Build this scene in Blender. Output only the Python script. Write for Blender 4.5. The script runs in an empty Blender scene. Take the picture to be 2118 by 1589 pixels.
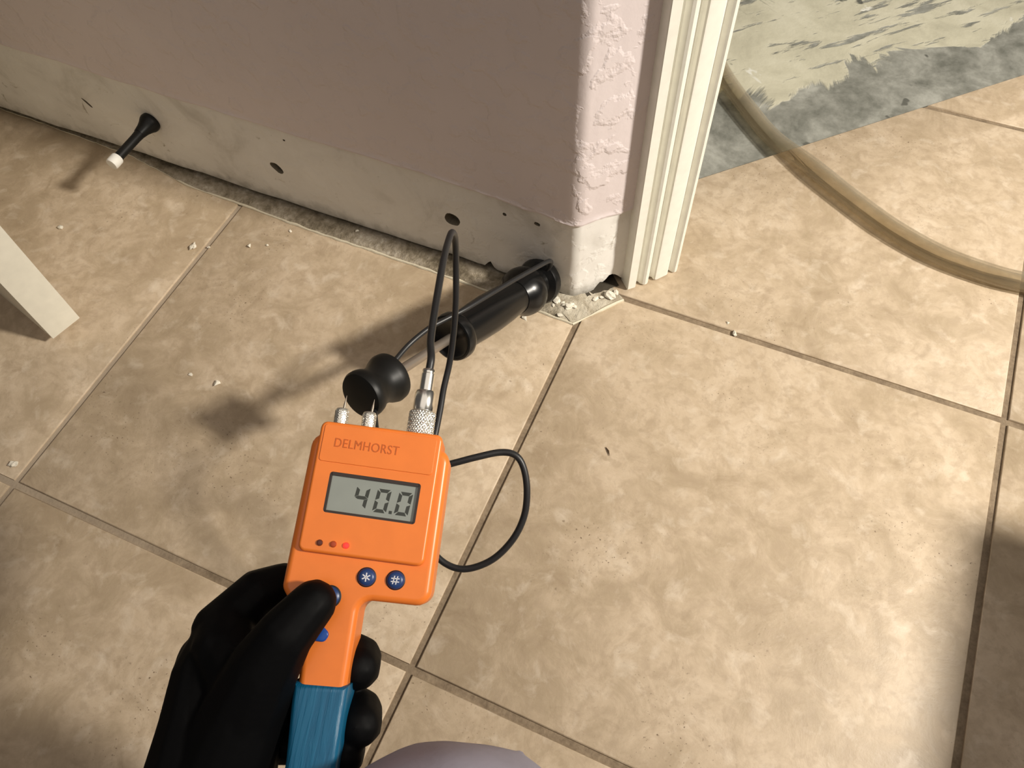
import bpy, bmesh, math, random
from mathutils import Vector, Matrix, noise

random.seed(7)
SC = bpy.context.scene
C = SC.collection

# ------------------------------------------------------------------ camera
CAM = Vector((0.16170, -0.08425, 0.72133))
RGT = Vector((0.91553483, 0.40106022, -0.03076801))
UPV = Vector((-0.33063845, 0.79392243, 0.51026011))
BCK = Vector((0.22907244, -0.45698782, 0.85946957))
FPX = 1625.4
cd = bpy.data.cameras.new('camera'); cam = bpy.data.objects.new('camera', cd); C.objects.link(cam)
cd.sensor_fit = 'HORIZONTAL'; cd.sensor_width = 36.0; cd.lens = FPX / 2118 * 36.0
cd.clip_start = 0.01
cam.matrix_world = Matrix(((RGT.x, UPV.x, BCK.x, CAM.x), (RGT.y, UPV.y, BCK.y, CAM.y),
                           (RGT.z, UPV.z, BCK.z, CAM.z), (0, 0, 0, 1)))
SC.camera = cam

# ------------------------------------------------------------------ light
LAMP_POS = Vector((2.20, 0.53, 1.92)); LAMP_AIM = Vector((0.25, 0.60, 0.0))
ld = bpy.data.lights.new('hall_lamp', 'SPOT'); lamp = bpy.data.objects.new('hall_lamp', ld); C.objects.link(lamp)
lamp.location = LAMP_POS; lamp.rotation_euler = (LAMP_AIM - LAMP_POS).to_track_quat('-Z', 'Y').to_euler()
ld.spot_size = math.radians(46); ld.spot_blend = 1.0
ld.energy = 505.0; ld.color = (1.0, 0.93, 0.82); ld.shadow_soft_size = 0.13
world = bpy.data.worlds.new('room_ambient'); SC.world = world; world.use_nodes = True
bg = world.node_tree.nodes['Background']
bg.inputs[0].default_value = (1.0, 0.92, 0.86, 1); bg.inputs[1].default_value = 0.075
ad = bpy.data.lights.new('overhead_fill', 'AREA'); fill_obj = bpy.data.objects.new('overhead_fill', ad); C.objects.link(fill_obj)  # added overhead fill that lifts the floor tone, not a known fixture
fill_obj.location = (.3, -.4, 2.4); ad.shape = 'SQUARE'; ad.size = 2.4; ad.energy = 15.0; ad.color = (1.0, .90, .80)
SC.view_settings.view_transform = 'Standard'
SC.view_settings.look = 'None'
SC.view_settings.exposure = 0.0
SC.view_settings.gamma = 1.0
SC.view_settings.use_curve_mapping = False


# ------------------------------------------------------------------ helpers
def at(px, py, depth):
    """point at a chosen distance from the camera along the line of sight of a photograph pixel"""
    return CAM + (RGT * ((px - 1059) / FPX) - UPV * ((py - 794.5) / FPX) - BCK) * depth


def on_floor(px, py, z=0.0):
    d = at(px, py, 1.0) - CAM
    return CAM + d * ((z - CAM.z) / d.z)


def link(name, me, mat=None, parent=None):
    o = bpy.data.objects.new(name, me); C.objects.link(o)
    if mat is not None and me is not None and not me.materials:
        for m in (mat if isinstance(mat, (list, tuple)) else [mat]):
            me.materials.append(m)
    if parent: o.parent = parent
    return o


def obj(name, bm, mat, parent=None, smooth=True, angle=40):
    me = bpy.data.meshes.new(name)
    bmesh.ops.recalc_face_normals(bm, faces=bm.faces[:])
    bm.to_mesh(me); bm.free()
    if smooth:
        me.shade_smooth()
        try: me.set_sharp_from_angle(angle=math.radians(angle))
        except Exception: pass
    return link(name, me, mat, parent)


def thing(name, label, cat, loc=(0, 0, 0), group=None):
    o = bpy.data.objects.new(name, None); C.objects.link(o)
    o.location = loc
    tag(o, label, cat, group)
    return o


def tag(o, label=None, cat=None, group=None, kind=None):
    if label: o['label'] = label
    if cat: o['category'] = cat
    if group: o['group'] = group
    if kind: o['kind'] = kind
    return o


def box(bm, x0, x1, y0, y1, z0, z1):
    vs = [bm.verts.new(p) for p in ((x0, y0, z0), (x1, y0, z0), (x1, y1, z0), (x0, y1, z0),
                                    (x0, y0, z1), (x1, y0, z1), (x1, y1, z1), (x0, y1, z1))]
    for f in ((0, 3, 2, 1), (4, 5, 6, 7), (0, 1, 5, 4), (1, 2, 6, 5), (2, 3, 7, 6), (3, 0, 4, 7)):
        bm.faces.new([vs[i] for i in f])
    return vs


def bevel_all(bm, w, seg=2):
    bmesh.ops.bevel(bm, geom=bm.edges[:], offset=w, segments=seg, affect='EDGES', profile=0.6)


def round_poly(pts, radii, seg=5):
    out = []; n = len(pts)
    for i in range(n):
        p = Vector(pts[i]); a = Vector(pts[i - 1]); b = Vector(pts[(i + 1) % n])
        r = radii[i] if isinstance(radii, (list, tuple)) else radii
        if r <= 0: out.append(tuple(p)); continue
        da = (a - p); db = (b - p); la, lb = da.length, db.length; da /= la; db /= lb
        ang = da.angle(db)
        t = min(r / math.tan(ang / 2), la * .48, lb * .48); r = t * math.tan(ang / 2)
        cen = p + (da + db).normalized() * (r / math.sin(ang / 2))
        s, e = p + da * t - cen, p + db * t - cen
        sweep = math.atan2(s.x * e.y - s.y * e.x, s.dot(e))
        for k in range(seg + 1):
            a_ = sweep * k / seg
            out.append((cen.x + s.x * math.cos(a_) - s.y * math.sin(a_), cen.y + s.x * math.sin(a_) + s.y * math.cos(a_)))
    return out


def inset(poly, d):
    """move an anticlockwise outline inwards by d"""
    n = len(poly); out = []
    for i in range(n):
        p = Vector(poly[i]); a = (p - Vector(poly[i - 1])).normalized(); b = (Vector(poly[(i + 1) % n]) - p).normalized()
        na, nb_ = Vector((-a.y, a.x)), Vector((-b.y, b.x)); m = (na + nb_).normalized()
        q = p + m * (d / max(.35, m.dot(na))); out.append((q.x, q.y))
    return out


def prism(poly, w0, w1, bevel=0.0, seg=3, both=False):
    """extrude a 2d outline between w0 (back) and w1 (front), rounding the front rim (and the back rim)"""
    P = []
    for p in poly:
        if not P or (Vector(p) - Vector(P[-1])).length > 1e-5: P.append(tuple(p))
    if (Vector(P[0]) - Vector(P[-1])).length < 1e-5: P.pop()
    if sum(P[k - 1][0] * P[k][1] - P[k][0] * P[k - 1][1] for k in range(len(P))) < 0: P.reverse()
    bm = bmesh.new(); rings = []
    lay = []
    if both and bevel > 0: lay += [(w0 + bevel * (1 - math.cos(t)), bevel * (1 - math.sin(t))) for t in [math.pi / 2 * k / seg for k in range(seg)]]
    lay += [(w0 + (bevel if both else 0), 0.0)]
    if bevel > 0: lay += [(w1 - bevel + bevel * math.sin(t), bevel * (1 - math.cos(t))) for t in [math.pi / 2 * k / seg for k in range(seg + 1)]]
    else: lay += [(w1, 0.0)]
    for z, d in lay: rings.append([bm.verts.new((x, y, z)) for x, y in (inset(P, d) if d > 0 else P)])
    n = len(P)
    for r0, r1 in zip(rings, rings[1:]):
        for i in range(n): bm.faces.new((r0[i], r0[(i + 1) % n], r1[(i + 1) % n], r1[i]))
    bm.faces.new(rings[0][::-1]); bm.faces.new(rings[-1])
    return bm


def frame_of(axis):
    z = Vector(axis).normalized()
    x = z.orthogonal().normalized(); y = z.cross(x)
    return x, y, z


def lathe(profile, origin=(0, 0, 0), axis=(0, 0, 1), seg=32, bm=None, knurl=None):
    """profile = [(distance along axis, radius)]"""
    bm = bm or bmesh.new()
    x, y, z = frame_of(axis); o = Vector(origin)
    rings = []
    for t, r in profile:
        ring = []
        for k in range(seg):
            a = 2 * math.pi * k / seg
            rr = r
            if knurl and knurl[0] <= t <= knurl[1]:
                n, amp, pitch = knurl[2:]
                rr = r + amp * (abs(math.sin(n * a / 2 + t * pitch)) * abs(math.sin(n * a / 2 - t * pitch)))
            ring.append(bm.verts.new(o + z * t + (x * math.cos(a) + y * math.sin(a)) * rr))
        rings.append(ring)
    for r0, r1 in zip(rings, rings[1:]):
        for k in range(seg):
            bm.faces.new((r0[k], r0[(k + 1) % seg], r1[(k + 1) % seg], r1[k]))
    bm.faces.new(rings[0][::-1]); bm.faces.new(rings[-1])
    return bm


def catmull(pts, n=8):
    P = [Vector(p) for p in pts]
    P = [P[0] * 2 - P[1]] + P + [P[-1] * 2 - P[-2]]
    out = []
    for i in range(1, len(P) - 2):
        a, b, c_, d = P[i - 1:i + 3]
        for k in range(n):
            t = k / n
            out.append(0.5 * ((2 * b) + (c_ - a) * t + (2 * a - 5 * b + 4 * c_ - d) * t * t + (3 * b - a - 3 * c_ + d) * t ** 3))
    out.append(P[-2])
    return out


def tube(pts, r, seg=12, bm=None):
    bm = bm or bmesh.new()
    rs = r if isinstance(r, (list, tuple)) else [r] * len(pts)
    t0 = (pts[1] - pts[0]).normalized(); x = t0.orthogonal().normalized()
    rings = []
    for i, p in enumerate(pts):
        t = (pts[min(i + 1, len(pts) - 1)] - pts[max(i - 1, 0)]).normalized()
        x = (x - t * x.dot(t)).normalized(); y = t.cross(x)
        rings.append([bm.verts.new(p + (x * math.cos(2 * math.pi * k / seg) + y * math.sin(2 * math.pi * k / seg)) * rs[i]) for k in range(seg)])
    for r0, r1 in zip(rings, rings[1:]):
        for k in range(seg):
            bm.faces.new((r0[k], r0[(k + 1) % seg], r1[(k + 1) % seg], r1[k]))
    bm.faces.new(rings[0][::-1]); bm.faces.new(rings[-1])
    return bm


def evaluated(o):
    dg = bpy.context.evaluated_depsgraph_get()
    return bpy.data.meshes.new_from_object(o.evaluated_get(dg))


def cut(o, cutters):
    """carve real recesses into an object"""
    par = o.parent; o.parent = None; bpy.context.view_layer.update()
    for bmc in cutters:
        me = bpy.data.meshes.new('cutter'); bmesh.ops.recalc_face_normals(bmc, faces=bmc.faces[:]); bmc.to_mesh(me); bmc.free()
        k = bpy.data.objects.new('cutter', me); C.objects.link(k)
        md = o.modifiers.new('cut', 'BOOLEAN'); md.operation = 'DIFFERENCE'; md.solver = 'EXACT'; md.object = k
    me = evaluated(o)
    for md in list(o.modifiers):
        k = md.object; o.modifiers.remove(md); bpy.data.objects.remove(k)
    mats = list(o.data.materials); o.data = me; o.parent = par
    if not me.materials:
        for m in mats: me.materials.append(m)
    return o


# ------------------------------------------------------------------ materials
def mat_plain(name, col, rough=0.5, metal=0.0, spec=0.5, bump=None, coat=0.0, emit=None):
    m = bpy.data.materials.new(name); m.use_nodes = True
    nt = m.node_tree; b = nt.nodes['Principled BSDF']
    b.inputs['Base Color'].default_value = (*col, 1); b.inputs['Roughness'].default_value = rough
    b.inputs['Metallic'].default_value = metal; b.inputs['Specular IOR Level'].default_value = spec
    b.inputs['Coat Weight'].default_value = coat
    # faint tone variation keeps every surface procedural
    tc = nt.nodes.new('ShaderNodeNewGeometry'); nz = nt.nodes.new('ShaderNodeTexNoise')
    nz.inputs['Scale'].default_value = 90; nz.inputs['Detail'].default_value = 4
    nt.links.new(tc.outputs['Position'], nz.inputs['Vector'])
    mx = nt.nodes.new('ShaderNodeMix'); mx.data_type = 'RGBA'
    mx.inputs[6].default_value = (*[c * .9 for c in col], 1); mx.inputs[7].default_value = (*[min(1, c * 1.08) for c in col], 1)
    nt.links.new(nz.outputs['Fac'], mx.inputs[0]); nt.links.new(mx.outputs[2], b.inputs['Base Color'])
    if bump:
        sc, st, dist = bump
        n2 = nt.nodes.new('ShaderNodeTexNoise'); n2.inputs['Scale'].default_value = sc; n2.inputs['Detail'].default_value = 5
        nt.links.new(tc.outputs['Position'], n2.inputs['Vector'])
        bp = nt.nodes.new('ShaderNodeBump'); bp.inputs['Strength'].default_value = st; bp.inputs['Distance'].default_value = dist
        nt.links.new(n2.outputs['Fac'], bp.inputs['Height']); nt.links.new(bp.outputs['Normal'], b.inputs['Normal'])
    if emit:
        b.inputs['Emission Color'].default_value = (*emit[0], 1); b.inputs['Emission Strength'].default_value = emit[1]
    return m


class NT:
    """small node builder"""
    def __init__(s, name):
        s.m = bpy.data.materials.new(name); s.m.use_nodes = True; s.nt = s.m.node_tree
        s.b = s.nt.nodes['Principled BSDF']
        g = s.nt.nodes.new('ShaderNodeNewGeometry'); s.pos = g.outputs['Position']

    def n(s, t, **kw):
        x = s.nt.nodes.new(t)
        for k, v in kw.items(): setattr(x, k, v)
        return x

    def l(s, a, b): s.nt.links.new(a, b)

    def noise(s, scale, detail=4, rough=.55, dist=0, vec=None, w=None):
        x = s.n('ShaderNodeTexNoise'); x.inputs['Scale'].default_value = scale; x.inputs['Detail'].default_value = detail
        x.inputs['Roughness'].default_value = rough; x.inputs['Distortion'].default_value = dist
        s.l(vec or s.pos, x.inputs['Vector']); return x.outputs['Fac']

    def ramp(s, fac, stops):
        r = s.n('ShaderNodeValToRGB'); cr = r.color_ramp
        while len(cr.elements) < len(stops): cr.elements.new(0.5)
        for e, (p, c) in zip(cr.elements, stops):
            e.position = p; e.color = (*c, 1) if isinstance(c, tuple) else (c, c, c, 1)
        s.l(fac, r.inputs[0]); return r.outputs[0]

    def mix(s, fac, a, b, mode='MIX'):
        x = s.n('ShaderNodeMix', data_type='RGBA', blend_type=mode)
        for v, i in ((fac, 0), (a, 6), (b, 7)):
            if isinstance(v, (int, float)): x.inputs[i].default_value = v
            elif isinstance(v, tuple): x.inputs[i].default_value = (*v, 1)
            else: s.l(v, x.inputs[i])
        return x.outputs[2]

    def math(s, op, a, b=0.0, c=None, clamp=False):
        x = s.n('ShaderNodeMath', operation=op, use_clamp=clamp)
        for i, v in enumerate((a, b) if c is None else (a, b, c)):
            if isinstance(v, (int, float)): x.inputs[i].default_value = v
            else: s.l(v, x.inputs[i])
        return x.outputs[0]

    def bump(s, h, strength, dist):
        x = s.n('ShaderNodeBump'); x.inputs['Strength'].default_value = strength; x.inputs['Distance'].default_value = dist
        s.l(h, x.inputs['Height']); s.l(x.outputs[0], s.b.inputs['Normal'])

    def color(s, c): s.l(c, s.b.inputs['Base Color'])
    def rough(s, v):
        if isinstance(v, (int, float)): s.b.inputs['Roughness'].default_value = v
        else: s.l(v, s.b.inputs['Roughness'])


def make_tile_mat():
    k = NT('mottled_beige_ceramic')
    oi = k.n('ShaderNodeObjectInfo')
    off = k.n('ShaderNodeVectorMath', operation='MULTIPLY_ADD')
    cmb = k.n('ShaderNodeCombineXYZ')
    k.l(oi.outputs['Random'], cmb.inputs[0]); k.l(oi.outputs['Random'], cmb.inputs[1])
    k.l(cmb.outputs[0], off.inputs[0]); off.inputs[1].default_value = (7, 11, 3); k.l(k.pos, off.inputs[2])
    v = off.outputs[0]
    big = k.noise(6, 6, .62, .8, v); mid = k.noise(24, 8, .68, .7, v); fine = k.noise(85, 5, .6, .2, v)
    s = k.math('ADD', k.math('MULTIPLY', big, .5), k.math('MULTIPLY', mid, .5))
    col = k.ramp(s, [(.33, (.36, .27, .175)), (.44, (.45, .35, .235)), (.53, (.55, .435, .305)), (.65, (.655, .535, .395))])
    col = k.mix(k.ramp(fine, [(.38, .55), (.52, 0.0)]), col, (.43, .33, .225))
    col = k.mix(k.ramp(k.noise(42, 5, .6, .4, v), [(.55, 0.0), (.72, .45)]), col, (.76, .655, .52))
    col = k.mix(k.ramp(k.noise(30, 6, .65, .9, v), [(.30, .45), (.44, 0.0)]), col, (.34, .25, .16))
    # dark pits gathered in patches
    pits = k.ramp(k.noise(330, 3, .6, 0, v), [(.30, 1.0), (.37, 0.0)])
    patch = k.ramp(k.noise(9, 3, .5, 0, v), [(.50, 0.0), (.66, 1.0)])
    pf = k.mix(1.0, pits, patch, 'MULTIPLY')
    col = k.mix(pf, col, (.15, .10, .06))
    k.color(col)
    k.rough(k.ramp(mid, [(.3, .42), (.7, .58)]))
    h = k.math('ADD', k.math('MULTIPLY', mid, .6), k.math('MULTIPLY', fine, .35))
    k.bump(h, .35, .0025)
    return k.m


def make_grout_mat():
    k = NT('brown_grout')
    a = k.noise(60, 5); b = k.noise(300, 3)
    sp = k.n('ShaderNodeSeparateXYZ'); k.l(k.pos, sp.inputs[0])
    dust = k.ramp(k.math('ADD', k.math('MULTIPLY', sp.outputs[0], -1.6), k.math('MULTIPLY', k.math('SUBTRACT', k.noise(4, 3), .5), .8)), [(.3, 0.0), (.75, .8)])
    g = k.ramp(k.math('ADD', k.math('MULTIPLY', a, .6), k.math('MULTIPLY', b, .4)), [(.35, (.16, .115, .072)), (.65, (.29, .22, .145))])
    k.color(k.mix(dust, g, (.44, .36, .27)))
    k.rough(.9); k.bump(b, .5, .001)
    return k.m


def make_concrete_mat():
    """grey slab with the cream remains of scraped-off adhesive; the strip along the tile edge is bare"""
    k = NT('scraped_concrete')
    sp = k.n('ShaderNodeSeparateXYZ'); k.l(k.pos, sp.inputs[0])
    d = k.math('SUBTRACT', k.math('SUBTRACT', sp.outputs[1], sp.outputs[0]), .598)     # distance from tile edge * 1.41
    along = k.math('ADD', sp.outputs[1], sp.outputs[0])
    cb = k.n('ShaderNodeCombineXYZ'); k.l(k.math('MULTIPLY', along, 4.0), cb.inputs[0]); k.l(k.math('MULTIPLY', d, 22.0), cb.inputs[1])
    streak = k.noise(2.4, 5, .6, .3, cb.outputs[0])
    blot = k.noise(5.5, 6, .62, .9); fine = k.noise(70, 5, .6)
    edge = k.math('ADD', k.math('MULTIPLY', k.math('SUBTRACT', blot, .5), .42), .155)
    m = k.ramp(k.math('SUBTRACT', d, edge), [(.0, 0.0), (.012, 1.0)])
    scr = k.ramp(k.math('ADD', streak, k.math('MULTIPLY', k.math('SUBTRACT', k.noise(3.2, 3), .5), .5)), [(.36, 0.0), (.42, 1.0)])
    grey = k.ramp(k.math('ADD', k.math('MULTIPLY', k.noise(16, 6, .6, .6), .7), k.math('MULTIPLY', fine, .3)),
                  [(.36, (.13, .132, .11)), (.5, (.235, .235, .205)), (.64, (.36, .36, .32))])
    cream = k.ramp(k.noise(11, 6, .62, .4), [(.3, (.38, .36, .27)), (.5, (.51, .485, .37)), (.7, (.60, .575, .455))])
    f = k.mix(1.0, m, scr, 'MULTIPLY')
    col = k.mix(f, grey, cream)
    cs = k.n('ShaderNodeCombineXYZ'); k.l(k.math('MULTIPLY', sp.outputs[0], 26.0), cs.inputs[0]); k.l(k.math('MULTIPLY', k.math('ADD', sp.outputs[1], k.math('MULTIPLY', sp.outputs[0], .55)), 150.0), cs.inputs[1])
    scratch = k.ramp(k.math('ADD', k.noise(1.0, 4, .6, .2, cs.outputs[0]), k.math('MULTIPLY', k.math('SUBTRACT', k.noise(6, 3), .5), .7)), [(.60, 0.0), (.64, .9)])
    zone = k.ramp(d, [(.36, 0.0), (.48, 1.0)])
    col = k.mix(k.mix(1.0, scratch, zone, 'MULTIPLY'), col, (.13, .13, .10))
    white = k.ramp(k.noise(13, 4, .55, .5), [(.685, 0.0), (.71, 1.0)])
    col = k.mix(white, col, (.66, .65, .58))
    dents = k.ramp(k.noise(34, 2, .4, 0), [(.235, 1.0), (.27, 0.0)])
    col = k.mix(dents, col, (.10, .10, .085))
    k.color(col); k.rough(.75); k.bump(k.math('ADD', fine, f), .4, .002)
    return k.m


def make_wall_paint():
    k = NT('pale_mauve_textured_paint')
    a = k.noise(46, 4, .5, .15); c_ = k.noise(150, 3, .6)
    k.color(k.ramp(k.noise(6, 4), [(.3, (.71, .63, .63)), (.7, (.76, .68, .68))]))
    k.rough(.55)
    h = k.math('ADD', k.ramp(a, [(.50, 0.0), (.60, 1.0)]), k.math('MULTIPLY', c_, .3))
    k.bump(h, .6, .0012)
    return k.m


def make_bare_wall():
    k = NT('bare_primed_drywall')
    a = k.noise(14, 6, .6, .5); b = k.noise(70, 4)
    col = k.ramp(a, [(.28, (.60, .575, .53)), (.45, (.79, .77, .735)), (.7, (.87, .855, .82))])
    col = k.mix(k.ramp(k.noise(33, 5, .7, 1.0), [(.27, .8), (.36, 0.0)]), col, (.30, .26, .19))
    sp = k.n('ShaderNodeSeparateXYZ'); k.l(k.pos, sp.inputs[0])
    # darker towards the floor, with a ragged upper edge
    g = k.ramp(k.math('ADD', sp.outputs[2], k.math('MULTIPLY', k.math('SUBTRACT', b, .5), .035)), [(.002, 1.0), (.022, 0.0)])
    col = k.mix(k.mix(1.0, g, (.55, .55, .55), 'MULTIPLY'), col, (.12, .10, .06))
    k.color(col); k.rough(.6)
    h = k.math('ADD', k.ramp(k.noise(46, 4, .5, .15), [(.50, 0.0), (.60, 1.0)]), k.math('MULTIPLY', b, .5))
    k.bump(h, .45, .0010)
    return k.m


def make_mortar():
    k = NT('dirty_mortar_scar')
    a = k.noise(22, 6, .65, .7); b = k.noise(150, 4, .6)
    col = k.ramp(k.math('ADD', k.math('MULTIPLY', a, .65), k.math('MULTIPLY', b, .35)),
                 [(.36, (.12, .095, .06)), (.47, (.24, .20, .14)), (.57, (.36, .31, .24)), (.69, (.56, .52, .43))])
    sp = k.n('ShaderNodeSeparateXYZ'); k.l(k.pos, sp.inputs[0])
    thin = k.ramp(k.math('ADD', k.math('ADD', sp.outputs[0], .5), k.math('MULTIPLY', k.math('SUBTRACT', a, .5), .35)), [(.40, 0.0), (.50, .75)])
    col = k.mix(thin, col, k.ramp(k.noise(55, 5, .6, .5), [(.35, (.33, .28, .20)), (.5, (.50, .45, .35)), (.65, (.62, .57, .46))]))
    k.color(col); k.rough(.85); k.bump(b, .9, .003)
    return k.m


def make_hose_mat():
    m = bpy.data.materials.new('clear_vinyl_hose'); m.use_nodes = True
    nt = m.node_tree; b = nt.nodes['Principled BSDF']; out = nt.nodes['Material Output']
    b.inputs['Base Color'].default_value = (.50, .445, .35, 1); b.inputs['Roughness'].default_value = .10
    b.inputs['Coat Weight'].default_value = .6
    tr = nt.nodes.new('ShaderNodeBsdfTransparent'); tr.inputs[0].default_value = (.88, .85, .78, 1)
    nz = nt.nodes.new('ShaderNodeTexNoise'); nz.inputs['Scale'].default_value = 22
    g = nt.nodes.new('ShaderNodeNewGeometry'); nt.links.new(g.outputs['Position'], nz.inputs['Vector'])
    lw = nt.nodes.new('ShaderNodeLayerWeight'); lw.inputs[0].default_value = .45
    mt = nt.nodes.new('ShaderNodeMath'); mt.operation = 'MULTIPLY_ADD'; mt.inputs[1].default_value = .50; mt.inputs[2].default_value = .09
    nt.links.new(lw.outputs['Facing'], mt.inputs[0])
    ad = nt.nodes.new('ShaderNodeMath'); ad.operation = 'MULTIPLY'; nt.links.new(mt.outputs[0], ad.inputs[0])
    a2 = nt.nodes.new('ShaderNodeMath'); a2.operation = 'ADD'; a2.inputs[1].default_value = .5; nt.links.new(nz.outputs['Fac'], a2.inputs[0])
    nt.links.new(a2.outputs[0], ad.inputs[1])
    mx = nt.nodes.new('ShaderNodeMixShader'); nt.links.new(ad.outputs[0], mx.inputs[0])
    nt.links.new(tr.outputs[0], mx.inputs[1]); nt.links.new(b.outputs[0], mx.inputs[2]); nt.links.new(mx.outputs[0], out.inputs[0])
    return m


def make_sleeve_mat():
    k = NT('blue_shrink_sleeve')
    tc = k.n('ShaderNodeTexCoord'); mp = k.n('ShaderNodeMapping'); mp.inputs['Scale'].default_value = (330, 26, 120)
    k.l(tc.outputs['Object'], mp.inputs['Vector'])
    a = k.noise(1.0, 4, .6, .8, mp.outputs[0])
    k.color(k.ramp(a, [(.3, (.003, .095, .20)), (.6, (.005, .125, .25)), (.8, (.012, .155, .29))]))
    k.rough(.40); k.bump(a, .55, .0010)
    return k.m


TILE = make_tile_mat(); GROUT = make_grout_mat(); CONC = make_concrete_mat()
PAINT = make_wall_paint(); BARE = make_bare_wall(); MORTAR = make_mortar(); HOSE = make_hose_mat(); SLEEVE = make_sleeve_mat()
CAULK = mat_plain('cream_caulk', (.66, .60, .46), .7, bump=(220, .5, .001))
TRIM = mat_plain('cream_gloss_trim_paint', (.87, .86, .78), .38, bump=(90, .08, .001))
VOID_SHADE = mat_plain('painted_void_shade', (.055, .045, .03), .9, bump=(60, .6, .004))  # near-black colour carries the shade inside the wall gap
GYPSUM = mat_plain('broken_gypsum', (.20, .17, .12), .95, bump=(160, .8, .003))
CRUMB = mat_plain('white_plaster_crumb', (.74, .69, .58), .85, bump=(300, .6, .001))
DOORP = mat_plain('cream_door_paint', (.80, .77, .66), .45)
BLACK = mat_plain('black_rubber', (.007, .007, .0065), .45, spec=.3, bump=(120, .05, .001))
PROBE = mat_plain('black_molded_plastic', (.006, .006, .006), .27, spec=.35)
CABLE = mat_plain('black_cable_jacket', (.016, .016, .017), .42)
STEEL = mat_plain('dull_steel_rod', (.36, .31, .26), .38, metal=.75)
CHROME = mat_plain('bright_nickel', (.86, .84, .78), .22, metal=1.0)
NICKEL = mat_plain('knurled_nickel', (.82, .80, .72), .30, metal=.9)
ORANGE = mat_plain('orange_plastic_shell', (.94, .235, .036), .33)
EMBOSS = mat_plain('embossed_orange', (.62, .13, .016), .5)
BEZEL = mat_plain('dark_window_bezel', (.035, .022, .018), .4)
LCD = mat_plain('grey_green_lcd', (.29, .315, .285), .3, coat=.3)
SEG = mat_plain('lcd_segment', (.04, .045, .038), .5)
LED_D = mat_plain('dark_red_led', (.11, .020, .010), .3)
LED_M = mat_plain('dull_red_led', (.42, .055, .012), .3)
LED_R = mat_plain('lit_red_led', (.9, .02, .02), .3, emit=((1.0, .03, .02), 1.3))
BLUE_D = mat_plain('navy_button', (.018, .050, .17), .35)
BLUE_B = mat_plain('royal_blue_button', (.010, .075, .36), .3)
WHITE = mat_plain('white_print', (.82, .82, .86), .6)
RIM = mat_plain('black_rim', (.01, .01, .012), .5)
GLOVE = mat_plain('black_nitrile_glove', (.0016, .0016, .0019), .6, spec=.13, bump=(160, .12, .001))
CLOTH = mat_plain('lavender_grey_cloth', (.40, .385, .47), .9, bump=(300, .2, .0008))
CHARCOAL = mat_plain('charcoal_plastic', (.05, .05, .05), .5)
STOPW = mat_plain('white_rubber_tip', (.80, .78, .72), .6)
SPLINT = mat_plain('dark_splinter', (.10, .06, .03), .8)

# ------------------------------------------------------------------ floor
T = 0.45
WY = 0.4285                     # face of the main wall
DK = 0.440                     # face of the angled wall: y - x = DK
EDGE = 0.598                   # tile ends where y - x = EDGE
bm = bmesh.new()
pts = [(-1.75, -1.5), (1.8, -1.5), (1.8, 1.8 + .59), (1.2, 1.2 + EDGE), (-.16, -.16 + EDGE), (-1.75, .47)]
a = [bm.verts.new((x, y, -.0022)) for x, y in pts]; b = [bm.verts.new((x, y, -.03)) for x, y in pts]
bm.faces.new(a); bm.faces.new(b[::-1])
for i in range(len(pts)): bm.faces.new((a[i], b[i], b[(i + 1) % len(pts)], a[(i + 1) % len(pts)]))
floor = obj('floor', bm, GROUT, smooth=False)
tag(floor, 'beige ceramic tile floor with brown grout joints', 'floor', kind='structure')


def clip(poly, n, d):
    """keep the side where n.p <= d"""
    out = []
    for i in range(len(poly)):
        p, q = poly[i - 1], poly[i]
        dp = n[0] * p[0] + n[1] * p[1] - d; dq = n[0] * q[0] + n[1] * q[1] - d
        if (dp <= 0) != (dq <= 0):
            t = dp / (dp - dq); out.append((p[0] + (q[0] - p[0]) * t, p[1] + (q[1] - p[1]) * t))
        if dq <= 0: out.append(q)
    return out


def xl(i): return i * T + (.0045 if i == 0 else 0)
def yl(j): return j * T + {0: -.003, 1: .002}.get(j, 0)


G = .0034
for j in range(-3, 5):
    for i in range(-4, 4):
        p = [(xl(i) + G, yl(j) + G), (xl(i + 1) - G, yl(j) + G), (xl(i + 1) - G, yl(j + 1) - G), (xl(i) + G, yl(j + 1) - G)]
        if i < 0:
            p = clip(p, (0, 1), WY + .02)
        if len(p) < 3: continue
        if i >= 0: p = clip(p, (-1, 1), EDGE)
        if len(p) < 3: continue
        if i < 0 and j >= 1: continue
        q = [p[0]]
        for v in p[1:]:
            if (Vector(v) - Vector(q[-1])).length > .002: q.append(v)
        if len(q) < 3: continue
        bm = prism(q, -.012, 0.0, .0012, 2)
        t = obj('tile', bm, TILE, floor, angle=60)

bm = bmesh.new()
pts = [(-.2, -.2 + EDGE + .0005), (1.75, 1.75 + EDGE + .0005), (1.75, 3.2), (-1.2, 3.2), (-1.2, .64), (-.2, .64)]
a = [bm.verts.new((x, y, -.008)) for x, y in pts]; b = [bm.verts.new((x, y, -.05)) for x, y in pts]
bm.faces.new(a); bm.faces.new(b[::-1])
for i in range(len(pts)): bm.faces.new((a[i], b[i], b[(i + 1) % len(pts)], a[(i + 1) % len(pts)]))
slab = obj('floor_slab', bm, CONC, smooth=False)
tag(slab, 'bare grey concrete slab with cream adhesive residue beyond the doorway', 'floor', kind='structure')

# mortar scar and caulk bead where the old baseboard stood
CL = [(-1.4, .441), (-.80, .432), (-.637, .4265), (-.531, .4095), (-.47, .409), (-.35, .4045), (-.207, .404), (-.139, .4035), (0.0006, .3962)]
CR = [(0.0006, .3962), (.0418, .450)]


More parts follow.
